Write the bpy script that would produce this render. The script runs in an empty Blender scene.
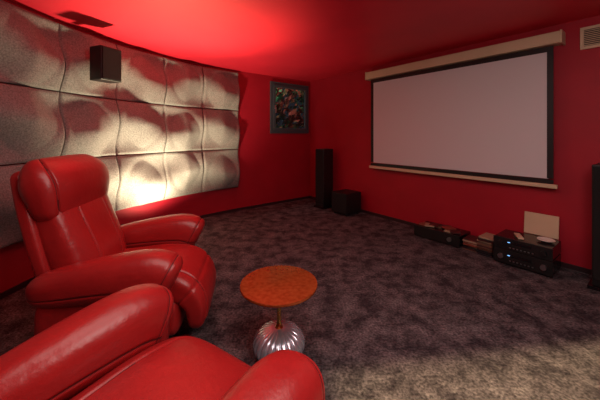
import bpy, math, random
from mathutils import Vector, Matrix
random.seed(4)
sc = bpy.context.scene
try:
    sc.view_settings.view_transform = 'Standard'
    sc.view_settings.look = 'None'
except Exception: pass

# ------------------------------------------------------------ materials
def mat(name, col, rough=0.5, metal=0.0, col2=None, scale=8.0, detail=4, bump=0.0, bscale=40.0, lo=0.35, hi=0.65,
        emit=0.0, coat=0.0, spec=None, stretch=None):
    m = bpy.data.materials.new(name); m.use_nodes = True
    nt = m.node_tree; b = nt.nodes['Principled BSDF']
    b.inputs['Base Color'].default_value = (*col, 1)
    b.inputs['Roughness'].default_value = rough
    b.inputs['Metallic'].default_value = metal
    if spec is not None: b.inputs['Specular IOR Level'].default_value = spec
    if coat: b.inputs['Coat Weight'].default_value = coat
    if emit:
        b.inputs['Emission Color'].default_value = (*col, 1); b.inputs['Emission Strength'].default_value = emit
    tc = nt.nodes.new('ShaderNodeTexCoord')
    src = tc.outputs['Object']
    if stretch:
        mp = nt.nodes.new('ShaderNodeMapping'); mp.inputs['Scale'].default_value = stretch
        nt.links.new(src, mp.inputs[0]); src = mp.outputs[0]
    if col2 is not None:
        n = nt.nodes.new('ShaderNodeTexNoise'); n.inputs['Scale'].default_value = scale; n.inputs['Detail'].default_value = detail
        nt.links.new(src, n.inputs['Vector'])
        r = nt.nodes.new('ShaderNodeValToRGB')
        r.color_ramp.elements[0].position = lo; r.color_ramp.elements[0].color = (*col, 1)
        r.color_ramp.elements[1].position = hi; r.color_ramp.elements[1].color = (*col2, 1)
        nt.links.new(n.outputs['Fac'], r.inputs[0]); nt.links.new(r.outputs[0], b.inputs['Base Color'])
    if bump:
        n2 = nt.nodes.new('ShaderNodeTexNoise'); n2.inputs['Scale'].default_value = bscale; n2.inputs['Detail'].default_value = 6
        nt.links.new(src, n2.inputs['Vector'])
        bp = nt.nodes.new('ShaderNodeBump'); bp.inputs['Strength'].default_value = bump; bp.inputs['Distance'].default_value = 0.02
        nt.links.new(n2.outputs['Fac'], bp.inputs['Height']); nt.links.new(bp.outputs[0], b.inputs['Normal'])
    return m

M_wall = mat('wall_red', (0.36, 0.003, 0.018), 0.6, col2=(0.40, 0.004, 0.021), scale=3, bump=0.08, bscale=120)
M_ceil = mat('ceiling_red', (0.62, 0.014, 0.036), 0.5, col2=(0.68, 0.017, 0.040), scale=2, bump=0.04, bscale=90)
M_leather = mat('red_leather', (0.36, 0.014, 0.015), 0.34, col2=(0.42, 0.018, 0.018), scale=5, bump=0.15, bscale=26, spec=0.6)
M_seam = mat('seam_leather', (0.10, 0.004, 0.005), 0.7)
M_black = mat('black_satin', (0.008, 0.008, 0.009), 0.45)
M_blackgloss = mat('black_gloss', (0.01, 0.008, 0.01), 0.2)
M_grille = mat('speaker_cloth', (0.006, 0.006, 0.007), 0.9, bump=0.3, bscale=400)
M_cream = mat('cream_paint', (0.62, 0.50, 0.33), 0.5, col2=(0.66, 0.53, 0.36), scale=4)
M_screen = mat('screen_fabric', (0.66, 0.66, 0.69), 0.9)
M_silver = mat('silver', (0.6, 0.6, 0.62), 0.3, 1.0)
M_brass = mat('brass', (0.75, 0.45, 0.15), 0.25, 1.0)
M_frame = mat('window_frame_grey', (0.055, 0.08, 0.10), 0.4)
M_base = mat('fluted_metal', (0.66, 0.72, 0.82), 0.22, 0.7, spec=0.8)
M_top = mat('copper_wood_top', (0.42, 0.08, 0.020), 0.10, 0.5, col2=(0.60, 0.17, 0.045), scale=40, detail=10, bump=0.01, bscale=60, lo=0.35, hi=0.8, coat=0.5)
M_skirt = mat('dark_skirting', (0.03, 0.012, 0.015), 0.5)
M_panel = mat('panel_felt', (0.145, 0.138, 0.130), 0.9, col2=(0.33, 0.315, 0.295), scale=90, detail=5, bump=0.3, bscale=150, lo=0.3, hi=0.7)
M_leaf_reflect = mat('foliage_red_reflections', (0.02, 0.13, 0.05), 0.6, col2=(0.32, 0.05, 0.03), scale=1.6, lo=0.45, hi=0.56)  # red-brown blotches paint warm reflections of the window into the leaf colour
M_led = mat('led_blue', (0.2, 0.5, 1.0), 0.4, emit=2.0)
M_lens = mat('lamp_lens', (1.0, 0.75, 0.4), 0.4, emit=6.0)

# carpet
M_carpet = bpy.data.materials.new('mottled_carpet'); M_carpet.use_nodes = True
nt = M_carpet.node_tree; b = nt.nodes['Principled BSDF']; b.inputs['Roughness'].default_value = 0.95
b.inputs['Specular IOR Level'].default_value = 0.1
tc = nt.nodes.new('ShaderNodeTexCoord')
n1 = nt.nodes.new('ShaderNodeTexNoise'); n1.inputs['Scale'].default_value = 6.5; n1.inputs['Detail'].default_value = 10; n1.inputs['Roughness'].default_value = 0.70; n1.inputs['Distortion'].default_value = 0.2
n2 = nt.nodes.new('ShaderNodeTexNoise'); n2.inputs['Scale'].default_value = 65.0; n2.inputs['Detail'].default_value = 5
nt.links.new(tc.outputs['Object'], n1.inputs['Vector']); nt.links.new(tc.outputs['Object'], n2.inputs['Vector'])
r = nt.nodes.new('ShaderNodeValToRGB')
r.color_ramp.elements[0].position = 0.40; r.color_ramp.elements[0].color = (0.050, 0.040, 0.047, 1)
r.color_ramp.elements[1].position = 0.66; r.color_ramp.elements[1].color = (0.205, 0.172, 0.182, 1)
nt.links.new(n1.outputs['Fac'], r.inputs[0])
r2 = nt.nodes.new('ShaderNodeValToRGB')
r2.color_ramp.elements[0].position = 0.3; r2.color_ramp.elements[0].color = (0.3, 0.3, 0.3, 1)
r2.color_ramp.elements[1].position = 0.7; r2.color_ramp.elements[1].color = (1.45, 1.45, 1.45, 1)
nt.links.new(n2.outputs['Fac'], r2.inputs[0])
mx = nt.nodes.new('ShaderNodeMixRGB'); mx.blend_type = 'MULTIPLY'; mx.inputs[0].default_value = 1.0
nt.links.new(r.outputs[0], mx.inputs[1]); nt.links.new(r2.outputs[0], mx.inputs[2]); nt.links.new(mx.outputs[0], b.inputs['Base Color'])
bp = nt.nodes.new('ShaderNodeBump'); bp.inputs['Strength'].default_value = 1.0; bp.inputs['Distance'].default_value = 0.02
nt.links.new(n2.outputs['Fac'], bp.inputs['Height']); nt.links.new(bp.outputs[0], b.inputs['Normal'])

M_glass = bpy.data.materials.new('window_glass'); M_glass.use_nodes = True
g = M_glass.node_tree.nodes['Principled BSDF']
g.inputs['Base Color'].default_value = (0.02, 0.04, 0.05, 1); g.inputs['Roughness'].default_value = 0.05; g.inputs['Alpha'].default_value = 0.25

# ------------------------------------------------------------ helpers
def obj(name, verts, faces, m, parent=None, smooth=False):
    me = bpy.data.meshes.new(name); me.from_pydata([tuple(v) for v in verts], [], faces); me.update()
    o = bpy.data.objects.new(name, me); sc.collection.objects.link(o)
    if m: me.materials.append(m)
    if smooth:
        for p in me.polygons: p.use_smooth = True
    if parent: o.parent = parent
    return o

def empty(name, loc=(0, 0, 0), rz=0.0):
    e = bpy.data.objects.new(name, None); sc.collection.objects.link(e)
    e.location = loc; e.rotation_euler = (0, 0, rz); e.empty_display_size = 0.1
    return e

def box(name, c, s, m, parent=None, rot=(0, 0, 0), bevel=0.0):
    hx, hy, hz = s[0]/2, s[1]/2, s[2]/2
    v = [(-hx,-hy,-hz),(hx,-hy,-hz),(hx,hy,-hz),(-hx,hy,-hz),(-hx,-hy,hz),(hx,-hy,hz),(hx,hy,hz),(-hx,hy,hz)]
    f = [(0,3,2,1),(4,5,6,7),(0,1,5,4),(1,2,6,5),(2,3,7,6),(3,0,4,7)]
    o = obj(name, v, f, m, parent); o.location = c; o.rotation_euler = rot
    if bevel:
        md = o.modifiers.new('bevel', 'BEVEL'); md.width = bevel; md.segments = 3
    return o

def lathe(name, prof, m, parent=None, seg=64, loc=(0,0,0), rot=(0,0,0), mod=None):
    vs, fs = [], []
    for (rr, z) in prof:
        for i in range(seg):
            a = 2*math.pi*i/seg
            k = mod(a, rr, z) if mod else 1.0
            vs.append((rr*k*math.cos(a), rr*k*math.sin(a), z))
    for j in range(len(prof)-1):
        for i in range(seg):
            k = (i+1) % seg
            fs.append((j*seg+i, j*seg+k, (j+1)*seg+k, (j+1)*seg+i))
    fs.append(tuple(reversed(range(seg)))); fs.append(tuple(range((len(prof)-1)*seg, len(prof)*seg)))
    o = obj(name, vs, fs, m, parent, True); o.location = loc; o.rotation_euler = rot
    md = o.modifiers.new('es', 'EDGE_SPLIT'); md.split_angle = math.radians(50)
    return o

def cat(P, u):
    n = len(P)-1; x = min(max(u, 0), 1)*n; i = min(int(x), n-1); t = x-i
    p0 = P[max(i-1, 0)]; p1 = P[i]; p2 = P[i+1]; p3 = P[min(i+2, n)]
    return [0.5*((2*b_)+(-a_+c_)*t+(2*a_-5*b_+4*c_-d_)*t*t+(-a_+3*b_-3*c_+d_)*t**3) for a_, b_, c_, d_ in zip(p0, p1, p2, p3)]

def G(d, w): return math.exp(-(d/w)**2)
def pillow(name, ctrl, side, m, parent, n=3.2, cap=0.15, capn=2.4, seg=80, rings=44, seam=None, depth=0.008):
    """lofted cushion; seam(x,y,u,theta,a,b) -> 0..1 pinches the surface and marks dark stitching"""
    side = Vector(side).normalized(); vs, fs, mk = [], [], []
    for j in range(rings+1):
        u = 0.5-0.5*math.cos(math.pi*j/rings) if not seam else j/rings*0.6+0.4*(0.5-0.5*math.cos(math.pi*j/rings))
        c = cat(ctrl, u); c1 = cat(ctrl, min(u+0.01, 1)); c0 = cat(ctrl, max(u-0.01, 0))
        T = (Vector(c1[:3])-Vector(c0[:3])).normalized(); S = (side-T*side.dot(T)).normalized(); V = T.cross(S)
        d = min(u, 1-u)/cap
        k = (1-(1-min(d, 1))**capn)**(1/capn) if d < 1 else 1
        k = max(k, 0.02)
        a, bb = c[3]-(1-k)*min(c[3], c[4]*1.3), c[4]*k
        a = max(a, 0.002)
        for i in range(seg):
            th = 2*math.pi*i/seg; ct, st = math.cos(th), math.sin(th)
            x = a*math.copysign(abs(ct)**(2/n), ct); y = bb*math.copysign(abs(st)**(2/n), st)
            q = 0
            if seam:
                q = seam(x, y, u, th, a, bb); L = math.hypot(x, y) or 1
                x -= x/L*depth*q*min(abs(x)/max(a, .001), 1)**3; y -= math.copysign(depth*q, y)*min(abs(y)/max(bb, .001), 1) if abs(y) > depth*1.5 else 0
            mk.append(q)
            vs.append(Vector(c[:3])+S*x+V*y)
    for j in range(rings):
        for i in range(seg):
            k = (i+1) % seg
            fs.append((j*seg+i, j*seg+k, (j+1)*seg+k, (j+1)*seg+i))
    nf = len(fs)
    fs.append(tuple(reversed(range(seg)))); fs.append(tuple(range(rings*seg, (rings+1)*seg)))
    o = obj(name, vs, fs, m, parent, True)
    if seam:
        o.data.materials.append(M_seam)
        for p in range(nf):
            if sum(mk[v] for v in fs[p])/4 > 0.78: o.data.polygons[p].material_index = 1
    return o

# ------------------------------------------------------------ room
H = 2.40
C0 = Vector((0.207, 6.0)); DX = Vector((0.606, -0.795)).normalized(); IN = Vector((-0.795, -0.606)).normalized()
RZ = math.atan2(DX.y, DX.x)
LP = [(-1.08, 4.97), (-1.60, 4.46), (-1.93, 3.91), (-2.19, 3.38), (-2.33, 2.75), (-2.39, 2.1), (-2.41, 1.45), (-2.42, 0.8), (-2.42, 0.1), (-2.42, -0.7), (-2.42, -1.5)]
fine = [Vector(cat(LP, i/200)) for i in range(201)]
acc = [0.0]
for i in range(200): acc.append(acc[-1]+(fine[i+1]-fine[i]).length)
def curve_at(s):
    s = max(0, min(s, acc[-1]-1e-4))
    for i in range(200):
        if acc[i+1] >= s:
            t = (s-acc[i])/(acc[i+1]-acc[i]); p = fine[i].lerp(fine[i+1], t); break
    a_ = fine[max(i-2, 0)]; b_ = fine[min(i+3, 200)]; T = (b_-a_).normalized()
    return p, T, Vector((-T.y, T.x))
def strip(name, pts, z0, z1, m, off=0.0, smooth=True):
    vs, fs = [], []
    for p in pts: vs += [(p[0], p[1], z0), (p[0], p[1], z1)]
    for i in range(len(pts)-1): fs.append((2*i, 2*i+2, 2*i+3, 2*i+1))
    return obj(name, vs, fs, m, None, smooth)
tR = (6.0+1.5)/0.795
REAR_R = C0+DX*tR
strip('wall_left', [tuple(p) for p in fine], 0, H, M_wall)
strip('wall_right', [tuple(C0), tuple(REAR_R)], 0, H, M_wall)
strip('wall_rear', [tuple(REAR_R), (-2.42, -1.5)], 0, H, M_wall)
# back wall with window opening
D2 = (Vector(LP[0])-C0); L2 = D2.length; D2.normalize(); N2 = Vector((-D2.y, D2.x))
w0, w1, wz0, wz1 = 0.06, 0.98, 1.33, 2.30
def bw(s, z, off=0.0): p = C0+D2*s+N2*off; return (p.x, p.y, z)
vs = []; fs = []
def quad(a, b_, c, d):
    k = len(vs); vs.extend([a, b_, c, d]); fs.append((k, k+1, k+2, k+3))
quad(bw(0,0), bw(L2,0), bw(L2,wz0), bw(0,wz0)); quad(bw(0,wz1), bw(L2,wz1), bw(L2,H), bw(0,H))
quad(bw(0,wz0), bw(w0,wz0), bw(w0,wz1), bw(0,wz1)); quad(bw(w1,wz0), bw(L2,wz0), bw(L2,wz1), bw(w1,wz1))
for (a, z_a), (c, z_c) in (((w0,wz0),(w1,wz0)), ((w1,wz0),(w1,wz1)), ((w1,wz1),(w0,wz1)), ((w0,wz1),(w0,wz0))):
    quad(bw(a,z_a), bw(c,z_c), bw(c,z_c,-0.12), bw(a,z_a,-0.12))
obj('wall_back', vs, fs, M_wall)
poly = [tuple(C0)]+[tuple(p) for p in fine]+[tuple(REAR_R)]
obj('floor', [(x, y, 0) for x, y in poly], [tuple(range(len(poly)))], M_carpet)
obj('ceiling', [(x, y, H) for x, y in poly], [tuple(reversed(range(len(poly))))], M_ceil)
# skirting
def skirt(name, pts, nrm):
    vs, fs = [], []
    for p, n in zip(pts, nrm):
        q = Vector(p)+n*0.012; vs += [(p[0],p[1],0),(q.x,q.y,0),(q.x,q.y,0.045),(p[0],p[1],0.045)]
    for i in range(len(pts)-1):
        a, c = 4*i, 4*i+4
        for k in range(3): fs.append((a+k, c+k, c+k+1, a+k+1))
    obj(name, vs, fs, M_skirt)
cs = [curve_at(s*0.1) for s in range(int(acc[-1]/0.1))]
skirt('baseboard_left', [tuple(c[0]) for c in cs], [c[2] for c in cs])
skirt('baseboard_back', [tuple(C0), LP[0]], [N2, N2])
skirt('baseboard_right', [tuple(C0), tuple(REAR_R)], [IN, IN])

# window
RW = math.atan2(D2.y, D2.x)
mid = C0+D2*((w0+w1)/2)
win = empty('window_1', (mid.x, mid.y, (wz0+wz1)/2), RW)   # local x along wall, +y = room side
W, Hh = w1-w0, wz1-wz0
for nm, c, s in (('frame_top', (0, -0.0, Hh/2-0.03), (W, 0.06, 0.06)), ('frame_bottom', (0, 0, -Hh/2+0.03), (W, 0.06, 0.06)),
                 ('frame_l', (-W/2+0.03, 0, 0), (0.06, 0.06, Hh-0.12)), ('frame_r', (W/2-0.03, 0, 0), (0.06, 0.06, Hh-0.12)),
                 ('sash_top', (0, 0.02, Hh/2-0.08), (W-0.12, 0.05, 0.045)), ('sash_bottom', (0, 0.02, -Hh/2+0.08), (W-0.12, 0.05, 0.045)),
                 ('sash_l', (-W/2+0.08, 0.02, 0), (0.045, 0.05, Hh-0.22)), ('sash_r', (W/2-0.08, 0.02, 0), (0.045, 0.05, Hh-0.22)),
                 ('handle_plate', (W/2-0.085, 0.05, -0.0), (0.025, 0.012, 0.07)), ('handle', (W/2-0.085, 0.07, -0.05), (0.018, 0.03, 0.11))):
    box(nm, c, s, M_frame if 'handle' not in nm else M_silver, win, bevel=0.004)
box('glass', (0, 0.01, 0), (W-0.20, 0.006, Hh-0.20), M_glass, win)
# shrub outside
vs, fs = [], []
for k in range(3000):
    u = random.uniform(-1.6, 1.6); d = random.uniform(0.6, 1.2); z = random.uniform(0.7, 3.2)
    p = mid+D2*u-N2*d; s = random.uniform(0.05, 0.13); n = Vector((random.uniform(-1,1), random.uniform(-1,1), random.uniform(-1,1))).normalized()
    a = n.orthogonal().normalized()*s; c = n.cross(a).normalized()*s*0.5; P = Vector((p.x, p.y, z)); i = len(vs)
    vs += [P-a, P+c, P+a, P-c]; fs.append((i, i+1, i+2, i+3))
obj('garden_shrub', vs, fs, M_leaf_reflect)

# ------------------------------------------------------------ acoustic relief panels (one object)
vs, fs = [], []
S = 0.65; NG = 36; ZB = 0.41; gap = 0.009
def relief(fu, fv, col, row):
    # faceted egg-shaped peak in each tile, leaning toward alternating corners, plus S-waved edges
    par = 1 if (col+row) % 2 else -1
    du = abs(fu-0.5)/0.40; dv = abs(fv-0.5-0.08*par)/0.46
    rr = (du**1.6+dv**1.6)**(1/1.6)
    dome = max(0.0, 1.03-math.sqrt(rr*rr+0.02))
    U, V = col+fu, row+fv
    wave = math.cos(math.pi*U)*math.sin(2*math.pi*V)
    ridge = math.cos(2*math.pi*U)*0.5+0.5
    return 0.065+0.130*dome+0.048*wave+0.050*ridge*(0.5-0.5*math.cos(2*math.pi*V))
for col in range(8):
    for row in range(3):
        base = len(vs)
        for j in range(NG+1):
            for i in range(NG+1):
                fu, fv = i/NG, j/NG
                U, Vv = col+fu, row+fv
                edge = min(fu, 1-fu, fv, 1-fv)
                h = relief(fu, fv, col, row)-0.014*(1-min(edge/0.03, 1))**2
                s = (col+gap+fu*(1-2*gap))*S
                p, T, N = curve_at(s+0.0)
                q = p+N*h; z = ZB+(row+gap+fv*(1-2*gap))*S
                q = q+T*0.020*math.sin(2*math.pi*Vv)*math.cos(math.pi*U)
                vs.append((q.x, q.y, z))
        nb = NG+1
        for j in range(NG):
            for i in range(NG):
                a = base+j*nb+i; fs.append((a, a+1, a+nb+1, a+nb))
        ring = [j for j in range(nb)]+[nb*k+NG for k in range(1, nb)]+[NG*nb+k for k in range(NG-1, -1, -1)]+[nb*k for k in range(NG-1, 0, -1)]
        bk = len(vs)
        for r_ in ring:
            i, j = r_ % nb, r_//nb
            p, T, N = curve_at((col+gap+i/NG*(1-2*gap))*S); q = p+N*0.006
            vs.append((q.x, q.y, vs[base+r_][2]))
        L = len(ring)
        for k in range(L):
            k2 = (k+1) % L
            fs.append((base+ring[k2], base+ring[k], bk+k, bk+k2))
pan = obj('acoustic_relief_panels', vs, fs, M_panel, None, True)
md = pan.modifiers.new('es', 'EDGE_SPLIT'); md.split_angle = math.radians(55)

# surround speaker
p, T, N = curve_at(0.65*3.68)
q = p+N*0.36
ss = empty('surround_speaker', (q.x, q.y, 2.0), math.atan2(N.y, N.x)+math.radians(-12))
box('cabinet', (0, 0, 0), (0.17, 0.21, 0.33), M_black, ss, bevel=0.008)
box('grille', (0.09, 0, 0), (0.012, 0.19, 0.31), M_grille, ss, bevel=0.004)
box('bracket', (-0.13, 0, 0), (0.10, 0.04, 0.06), M_black, ss)

# ------------------------------------------------------------ right wall group helpers: local x=t, -y = into room
def W_(t, off=0.0):
    p = C0+DX*t+IN*off; return (p.x, p.y)
def wall_empty(name, t, off=0.0, z=0.0, dr=0.0):
    p = W_(t, off); return empty(name, (p[0], p[1], z), RZ+dr)

scr = wall_empty('projection_screen', 2.77, 0.0, 0.0)
t0, t1, z0, z1 = -1.12, 1.12, 0.82, 2.18
yy = -0.09
box('screen_fabric', (0, yy, (z0+z1)/2), (t1-t0-0.08, 0.006, z1-z0-0.09), M_screen, scr)
bwid = 0.055
box('border_top', (0, yy-0.002, z1-bwid/2), (t1-t0, 0.008, bwid), M_black, scr)
box('border_bottom', (0, yy-0.002, z0+bwid/2-0.01), (t1-t0, 0.008, bwid-0.015), M_black, scr)
box('border_l', (t0+0.025, yy-0.002, (z0+z1)/2), (0.05, 0.008, z1-z0-0.10), M_black, scr)
box('border_r', (t1-0.025, yy-0.002, (z0+z1)/2), (0.05, 0.008, z1-z0-0.10), M_black, scr)
box('housing', (0.0, -0.075, 2.245), (2.36, 0.14, 0.115), M_cream, scr, bevel=0.012)
box('housing_endcap_l', (-1.185, -0.075, 2.245), (0.015, 0.15, 0.125), M_cream, scr, bevel=0.004)
box('housing_endcap_r', (1.185, -0.075, 2.245), (0.015, 0.15, 0.125), M_cream, scr, bevel=0.004)
box('bottom_bar', (0, -0.09, 0.793), (2.30, 0.03, 0.04), M_cream, scr, bevel=0.006)

# vent
vn = wall_empty('air_vent', 4.24, 0.0, 2.21)
box('vent_back', (0, -0.006, 0), (0.30, 0.008, 0.17), M_black, vn)
for nm, c, s in (('f1', (0, -0.014, 0.09), (0.34, 0.02, 0.025)), ('f2', (0, -0.014, -0.09), (0.34, 0.02, 0.025)), ('f3', (-0.158, -0.014, 0), (0.025, 0.02, 0.16)), ('f4', (0.158, -0.014, 0), (0.025, 0.02, 0.16))):
    box(nm, c, s, M_cream, vn)
for k in range(9):
    box('slat_%d' % k, (0, -0.016, -0.068+k*0.017), (0.30, 0.014, 0.006), M_cream, vn, rot=(0.4, 0, 0))

# tower speakers
def tower(t, off, dr):
    e = wall_empty('floor_speaker', t, off, 0, dr)
    box('plinth', (0, 0, 0.015), (0.25, 0.30, 0.03), M_blackgloss, e, bevel=0.004)
    box('cabinet', (0, 0, 0.54), (0.20, 0.26, 1.02), M_black, e, bevel=0.01)
    box('grille', (0, -0.134, 0.56), (0.18, 0.012, 0.95), M_grille, e, bevel=0.004)
    return e
tower(0.74, 0.27, 0.1); tower(4.29, 0.22, 0.0)

sw = wall_empty('subwoofer', 1.27, 0.26, 0)
box('cabinet', (0, 0, 0.195), (0.34, 0.36, 0.33), M_black, sw, bevel=0.012)
box('grille', (0, -0.184, 0.195), (0.31, 0.012, 0.30), M_grille, sw, bevel=0.005)
for i, (a, c) in enumerate(((-.13,-.13),(.13,-.13),(-.13,.13),(.13,.13))):
    lathe('foot_%d' % i, [(0.02, 0), (0.022, 0.032)], M_black, sw, 16, (a, c, 0))

# amplifier on floor
am = wall_empty('amplifier', 2.84, 0.20, 0)
box('chassis', (0, 0, 0.08), (0.55, 0.30, 0.12), M_blackgloss, am, bevel=0.005)
box('faceplate', (0, -0.155, 0.08), (0.56, 0.012, 0.13), M_black, am, bevel=0.003)
for i, a in enumerate((-.2, .2)):
    lathe('foot_%d' % i, [(0.02, 0), (0.02, 0.02)], M_black, am, 16, (a, -0.1, 0)); lathe('foot_b%d' % i, [(0.02, 0), (0.02, 0.02)], M_black, am, 16, (a, 0.1, 0))
lathe('knob', [(0.025, 0), (0.024, 0.02), (0.001, 0.021)], M_silver, am, 24, (0.17, -0.161, 0.08), (math.pi/2, 0, 0))
M_case = [mat('case_a', (0.25, 0.06, 0.04), 0.4), mat('case_b', (0.4, 0.30, 0.2), 0.5), mat('case_c', (0.06, 0.02, 0.02), 0.4), mat('case_d', (0.16, 0.09, 0.06), 0.4), mat('case_e', (0.02, 0.02, 0.025), 0.3)]
for k in range(8):
    box('disc_case_%d' % k, (-0.19+0.055*k+random.uniform(-.01, .01), random.uniform(-.07, .07), 0.147+0.007*(k % 3)), (0.11, 0.12, 0.013), M_case[k % 5], am, rot=(0, 0, random.uniform(-.5, .5)))

# disc stacks
ds = wall_empty('disc_case_stack', 3.285, 0.22, 0)
for c, nlev, y_ in ((-0.08, 10, 0.02), (0.085, 15, 0.0)):
    z = 0
    for k in range(nlev):
        hh = random.choice((0.009, 0.013, 0.016))
        box('case_%d' % k, (c+random.uniform(-.006, .006), y_+random.uniform(-.02, .02), z+hh/2), (0.145, 0.20, hh-0.001), random.choice(M_case), ds, rot=(0, 0, random.uniform(-.08, .08)))
        z += hh

# AV stack
av = wall_empty('av_receiver', 3.715, 0.24, 0)
for k, (zz, hh) in enumerate(((0.085, 0.13), (0.215, 0.11))):
    box('unit_%d' % k, (0, 0, zz), (0.46, 0.32, hh), M_blackgloss, av, bevel=0.004)
    box('face_%d' % k, (0, -0.166, zz), (0.47, 0.014, hh+0.004), M_black, av, bevel=0.003)
    box('display_%d' % k, (0, -0.175, zz+0.02), (0.16, 0.004, 0.025), M_blackgloss, av)
    for i, xx in enumerate((-0.17, 0.17)):
        lathe('knob_%d%d' % (k, i), [(0.024, 0), (0.023, 0.022), (0.001, 0.023)], M_black if k else M_silver, av, 28, (xx, -0.173, zz), (math.pi/2, 0, 0))
    for i in range(7):
        box('button_%d%d' % (k, i), (-0.09+0.03*i, -0.175, zz-0.03), (0.014, 0.006, 0.008), M_silver, av)
    box('led_%d' % k, (-0.10, -0.177, zz+0.02), (0.02, 0.003, 0.005), M_led, av)
for i, (a, c) in enumerate(((-.18,-.12),(.18,-.12),(-.18,.12),(.18,.12))):
    lathe('foot_%d' % i, [(0.02, 0), (0.02, 0.022)], M_black, av, 16, (a, c, 0))
cb = wall_empty('cream_board', 3.78, 0.035, 0.27)
box('board', (0, 0, 0.11), (0.28, 0.015, 0.22), M_cream, cb, rot=(-0.12, 0, 0), bevel=0.003)
bl = wall_empty('white_saucer', 3.86, 0.22, 0.272)
lathe('dish', [(0.03, 0), (0.04, 0.003), (0.07, 0.02), (0.068, 0.024), (0.035, 0.007), (0.001, 0.006)], mat('porcelain', (0.75, 0.7, 0.62), 0.25), bl, 40)
rc = wall_empty('remote_control', 3.66, 0.28, 0.272, 0.5)
box('body', (0, 0, 0.01), (0.05, 0.16, 0.018), M_cream, rc, bevel=0.005)

# ------------------------------------------------------------ armchairs
def s_back(x, y, u, th, a, bb):
    return G(abs(x)-0.125-0.02*u, 0.006)
def s_seat(x, y, u, th, a, bb):
    return max(G(abs(x)-0.195, 0.006), G(u-0.66, 0.010))
def s_head(x, y, u, th, a, bb):
    return G(abs(x)-(a-0.045), 0.006)*(a > 0.12)
def s_arm(x, y, u, th, a, bb):
    return max(G(math.sin(th)+0.25, 0.05), G(u-0.86, 0.012))
def armchair(loc, ang, rec=0.0):
    def R(pts): return [(p[0]-rec*max(0, p[2]-0.45), p[1], p[2]-0.25*rec*max(0, p[2]-0.45), p[3], p[4]) for p in pts]
    e = empty('leather_recliner_armchair', (loc[0], loc[1], 0), math.radians(ang))
    lathe('swivel_base', [(0.26, 0), (0.27, 0.015), (0.25, 0.035), (0.06, 0.05), (0.05, 0.12)], M_black, e, 48, (-0.02, 0, 0))
    pillow('underframe', [(-0.34, 0, 0.24, 0.28, 0.12), (0.0, 0, 0.23, 0.28, 0.13), (0.33, 0, 0.23, 0.28, 0.12)], (0, 1, 0), M_leather, e, n=5, cap=0.1)
    pillow('seat_cushion', [(-0.27, 0, 0.40, 0.262, 0.085), (-0.05, 0, 0.405, 0.268, 0.095), (0.18, 0, 0.41, 0.272, 0.10), (0.33, 0, 0.375, 0.272, 0.095), (0.41, 0, 0.27, 0.265, 0.075), (0.41, 0, 0.13, 0.25, 0.055)], (0, 1, 0), M_leather, e, n=4, cap=0.12, seam=s_seat, seg=320, rings=120)
    for sg, nm in ((1, 'l'), (-1, 'r')):
        y = 0.365*sg
        pillow('arm_'+nm, [(-0.38, y*0.97, 0.49, 0.06, 0.07), (-0.22, y, 0.515, 0.09, 0.095), (0.02, y, 0.54, 0.108, 0.115), (0.22, y, 0.54, 0.112, 0.13), (0.33, y, 0.49, 0.10, 0.13)], (0, 1, 0), M_leather, e, n=2.5, cap=0.17, capn=2.2, seam=s_arm, seg=200, rings=120, depth=0.005)
        pillow('side_panel_'+nm, [(-0.34, y, 0.29, 0.05, 0.20), (0.0, y, 0.29, 0.06, 0.21), (0.30, y, 0.29, 0.055, 0.20)], (0, 1, 0), M_leather, e, n=4, cap=0.14)
    pillow('backrest', R([(-0.20, 0, 0.38, 0.25, 0.09), (-0.26, 0, 0.55, 0.275, 0.115), (-0.32, 0, 0.72, 0.285, 0.11), (-0.37, 0, 0.88, 0.28, 0.095), (-0.40, 0, 0.96, 0.26, 0.075)]), (0, 1, 0), M_leather, e, n=3.4, cap=0.15, seam=s_back, seg=320, rings=80, depth=0.012)
    pillow('back_shell', R([(-0.33, 0, 0.34, 0.27, 0.04), (-0.39, 0, 0.62, 0.30, 0.05), (-0.46, 0, 0.90, 0.30, 0.05), (-0.52, 0, 1.10, 0.27, 0.04)]), (0, 1, 0), M_leather, e, n=4, cap=0.12)
    pillow('headrest', R([(-0.345, 0, 0.80, 0.27, 0.06), (-0.36, 0, 0.88, 0.315, 0.10), (-0.39, 0, 1.02, 0.335, 0.13), (-0.46, 0, 1.16, 0.32, 0.09)]), (0, 1, 0), M_leather, e, n=2.8, cap=0.3, capn=2.0, seam=s_head, seg=260, rings=80, depth=0.012)
    return e
armchair((-1.07, 1.90), 9)
armchair((-0.49, 0.80), 57, 0.35)

# ------------------------------------------------------------ side table
st = empty('side_table', (-0.125, 1.73, 0))
TH = 0.42
lathe('top', [(0.001, TH-0.022), (0.215, TH-0.022), (0.228, TH-0.016), (0.231, TH-0.008), (0.228, TH), (0.001, TH)], M_top, st, 96)
lathe('stem', [(0.03, 0.15), (0.016, 0.17), (0.012, 0.2), (0.012, TH-0.06), (0.03, TH-0.03), (0.05, TH-0.022)], M_brass, st, 32)
def flute(a, rr, z): return 1-0.08*(1-abs(math.sin(a*11)))**2
prof = []
for i in range(25):
    a = -0.72+(math.pi/2+0.72-0.12)*i/24
    prof.append((0.155*math.cos(a)**0.85, 0.078+0.095*math.sin(a)+0.0))
zmin = prof[0][1]; prof = [(r_, z_-zmin) for r_, z_ in prof]
lathe('fluted_base', prof, M_base, st, 264, mod=flute)

# ------------------------------------------------------------ floor uplight (hidden behind chair)
UX, UY = -1.52, 3.42
fu_ = empty('floor_uplight', (UX, UY, 0))
lathe('can', [(0.06, 0), (0.065, 0.01), (0.06, 0.09), (0.065, 0.10), (0.055, 0.10), (0.05, 0.085), (0.001, 0.085)], M_black, fu_, 32)
lathe('lens', [(0.001, 0.086), (0.048, 0.086), (0.048, 0.09), (0.001, 0.09)], M_lens, fu_, 32)

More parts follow.
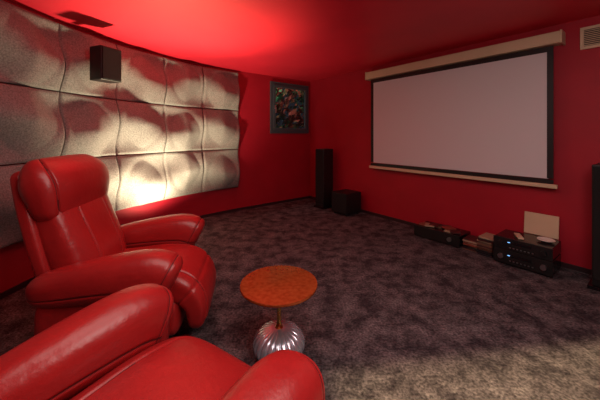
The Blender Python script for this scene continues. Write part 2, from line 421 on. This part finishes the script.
def light(name, typ, loc, target, power, col, **kw):
    l = bpy.data.lights.new(name, typ); l.energy = power; l.color = col
    for k, v in kw.items(): setattr(l, k, v)
    o = bpy.data.objects.new(name, l); sc.collection.objects.link(o); o.location = loc
    d = Vector(target)-Vector(loc); o.rotation_euler = d.to_track_quat('-Z', 'Y').to_euler()
    return o
light('uplight_spot', 'SPOT', (UX, UY, 0.14), (UX-0.20, UY+0.35, 1.4), 300, (1.0, 0.80, 0.52), spot_size=math.radians(130), spot_blend=1.0, shadow_soft_size=0.07)
light('uplight_ceiling_boost', 'SPOT', (UX+0.05, UY-0.02, 0.14), (-1.15, 3.0, 2.4), 460, (1.0, 0.74, 0.40), spot_size=math.radians(62), spot_blend=1.0, shadow_soft_size=0.10)  # second spot from the same can, added to strengthen the ceiling glow
light('overhead_fill', 'AREA', (0.3, 0.9, 2.36), (0.3, 0.9, 0), 26, (1.0, 0.86, 0.78), shape='RECTANGLE', size=2.4, size_y=1.2)  # unseen fill light added overhead for the chairs and floor
light('ceiling_fill_point', 'POINT', (0.9, 0.3, 1.9), (0, 0, 0), 40, (1.0, 0.86, 0.78), shadow_soft_size=0.25)  # fill light added out of view to brighten the ceiling
patch_light = light('carpet_patch_light', 'AREA', (1.66, 0.96, 2.36), (1.66, 0.96, 0), 22, (1.0, 0.80, 0.40), shape='RECTANGLE', size=2.8, size_y=1.6, spread=math.radians(6))  # unseen area light added to shape the warm patch on the carpet
patch_light.rotation_euler = (0, 0, math.radians(7.6))
mm = mid-N2*0.25
light('shrub_fill_light', 'POINT', (mm.x, mm.y, 2.75), (0, 0, 0), 50, (1.0, 0.97, 0.9), shadow_soft_size=0.2)  # small fill added outside the window to brighten the shrub

w = bpy.data.worlds.new('World'); sc.world = w; w.use_nodes = True
w.node_tree.nodes['Background'].inputs[0].default_value = (0.05, 0.06, 0.08, 1); w.node_tree.nodes['Background'].inputs[1].default_value = 0.3

cam = bpy.data.cameras.new('camera'); co = bpy.data.objects.new('camera', cam); sc.collection.objects.link(co)
co.location = (0, 0, 1.30); co.rotation_euler = (math.pi/2, 0, 0)
cam.lens = 17.4; cam.sensor_width = 36; cam.shift_y = -65/600; cam.clip_start = 0.02
sc.camera = co
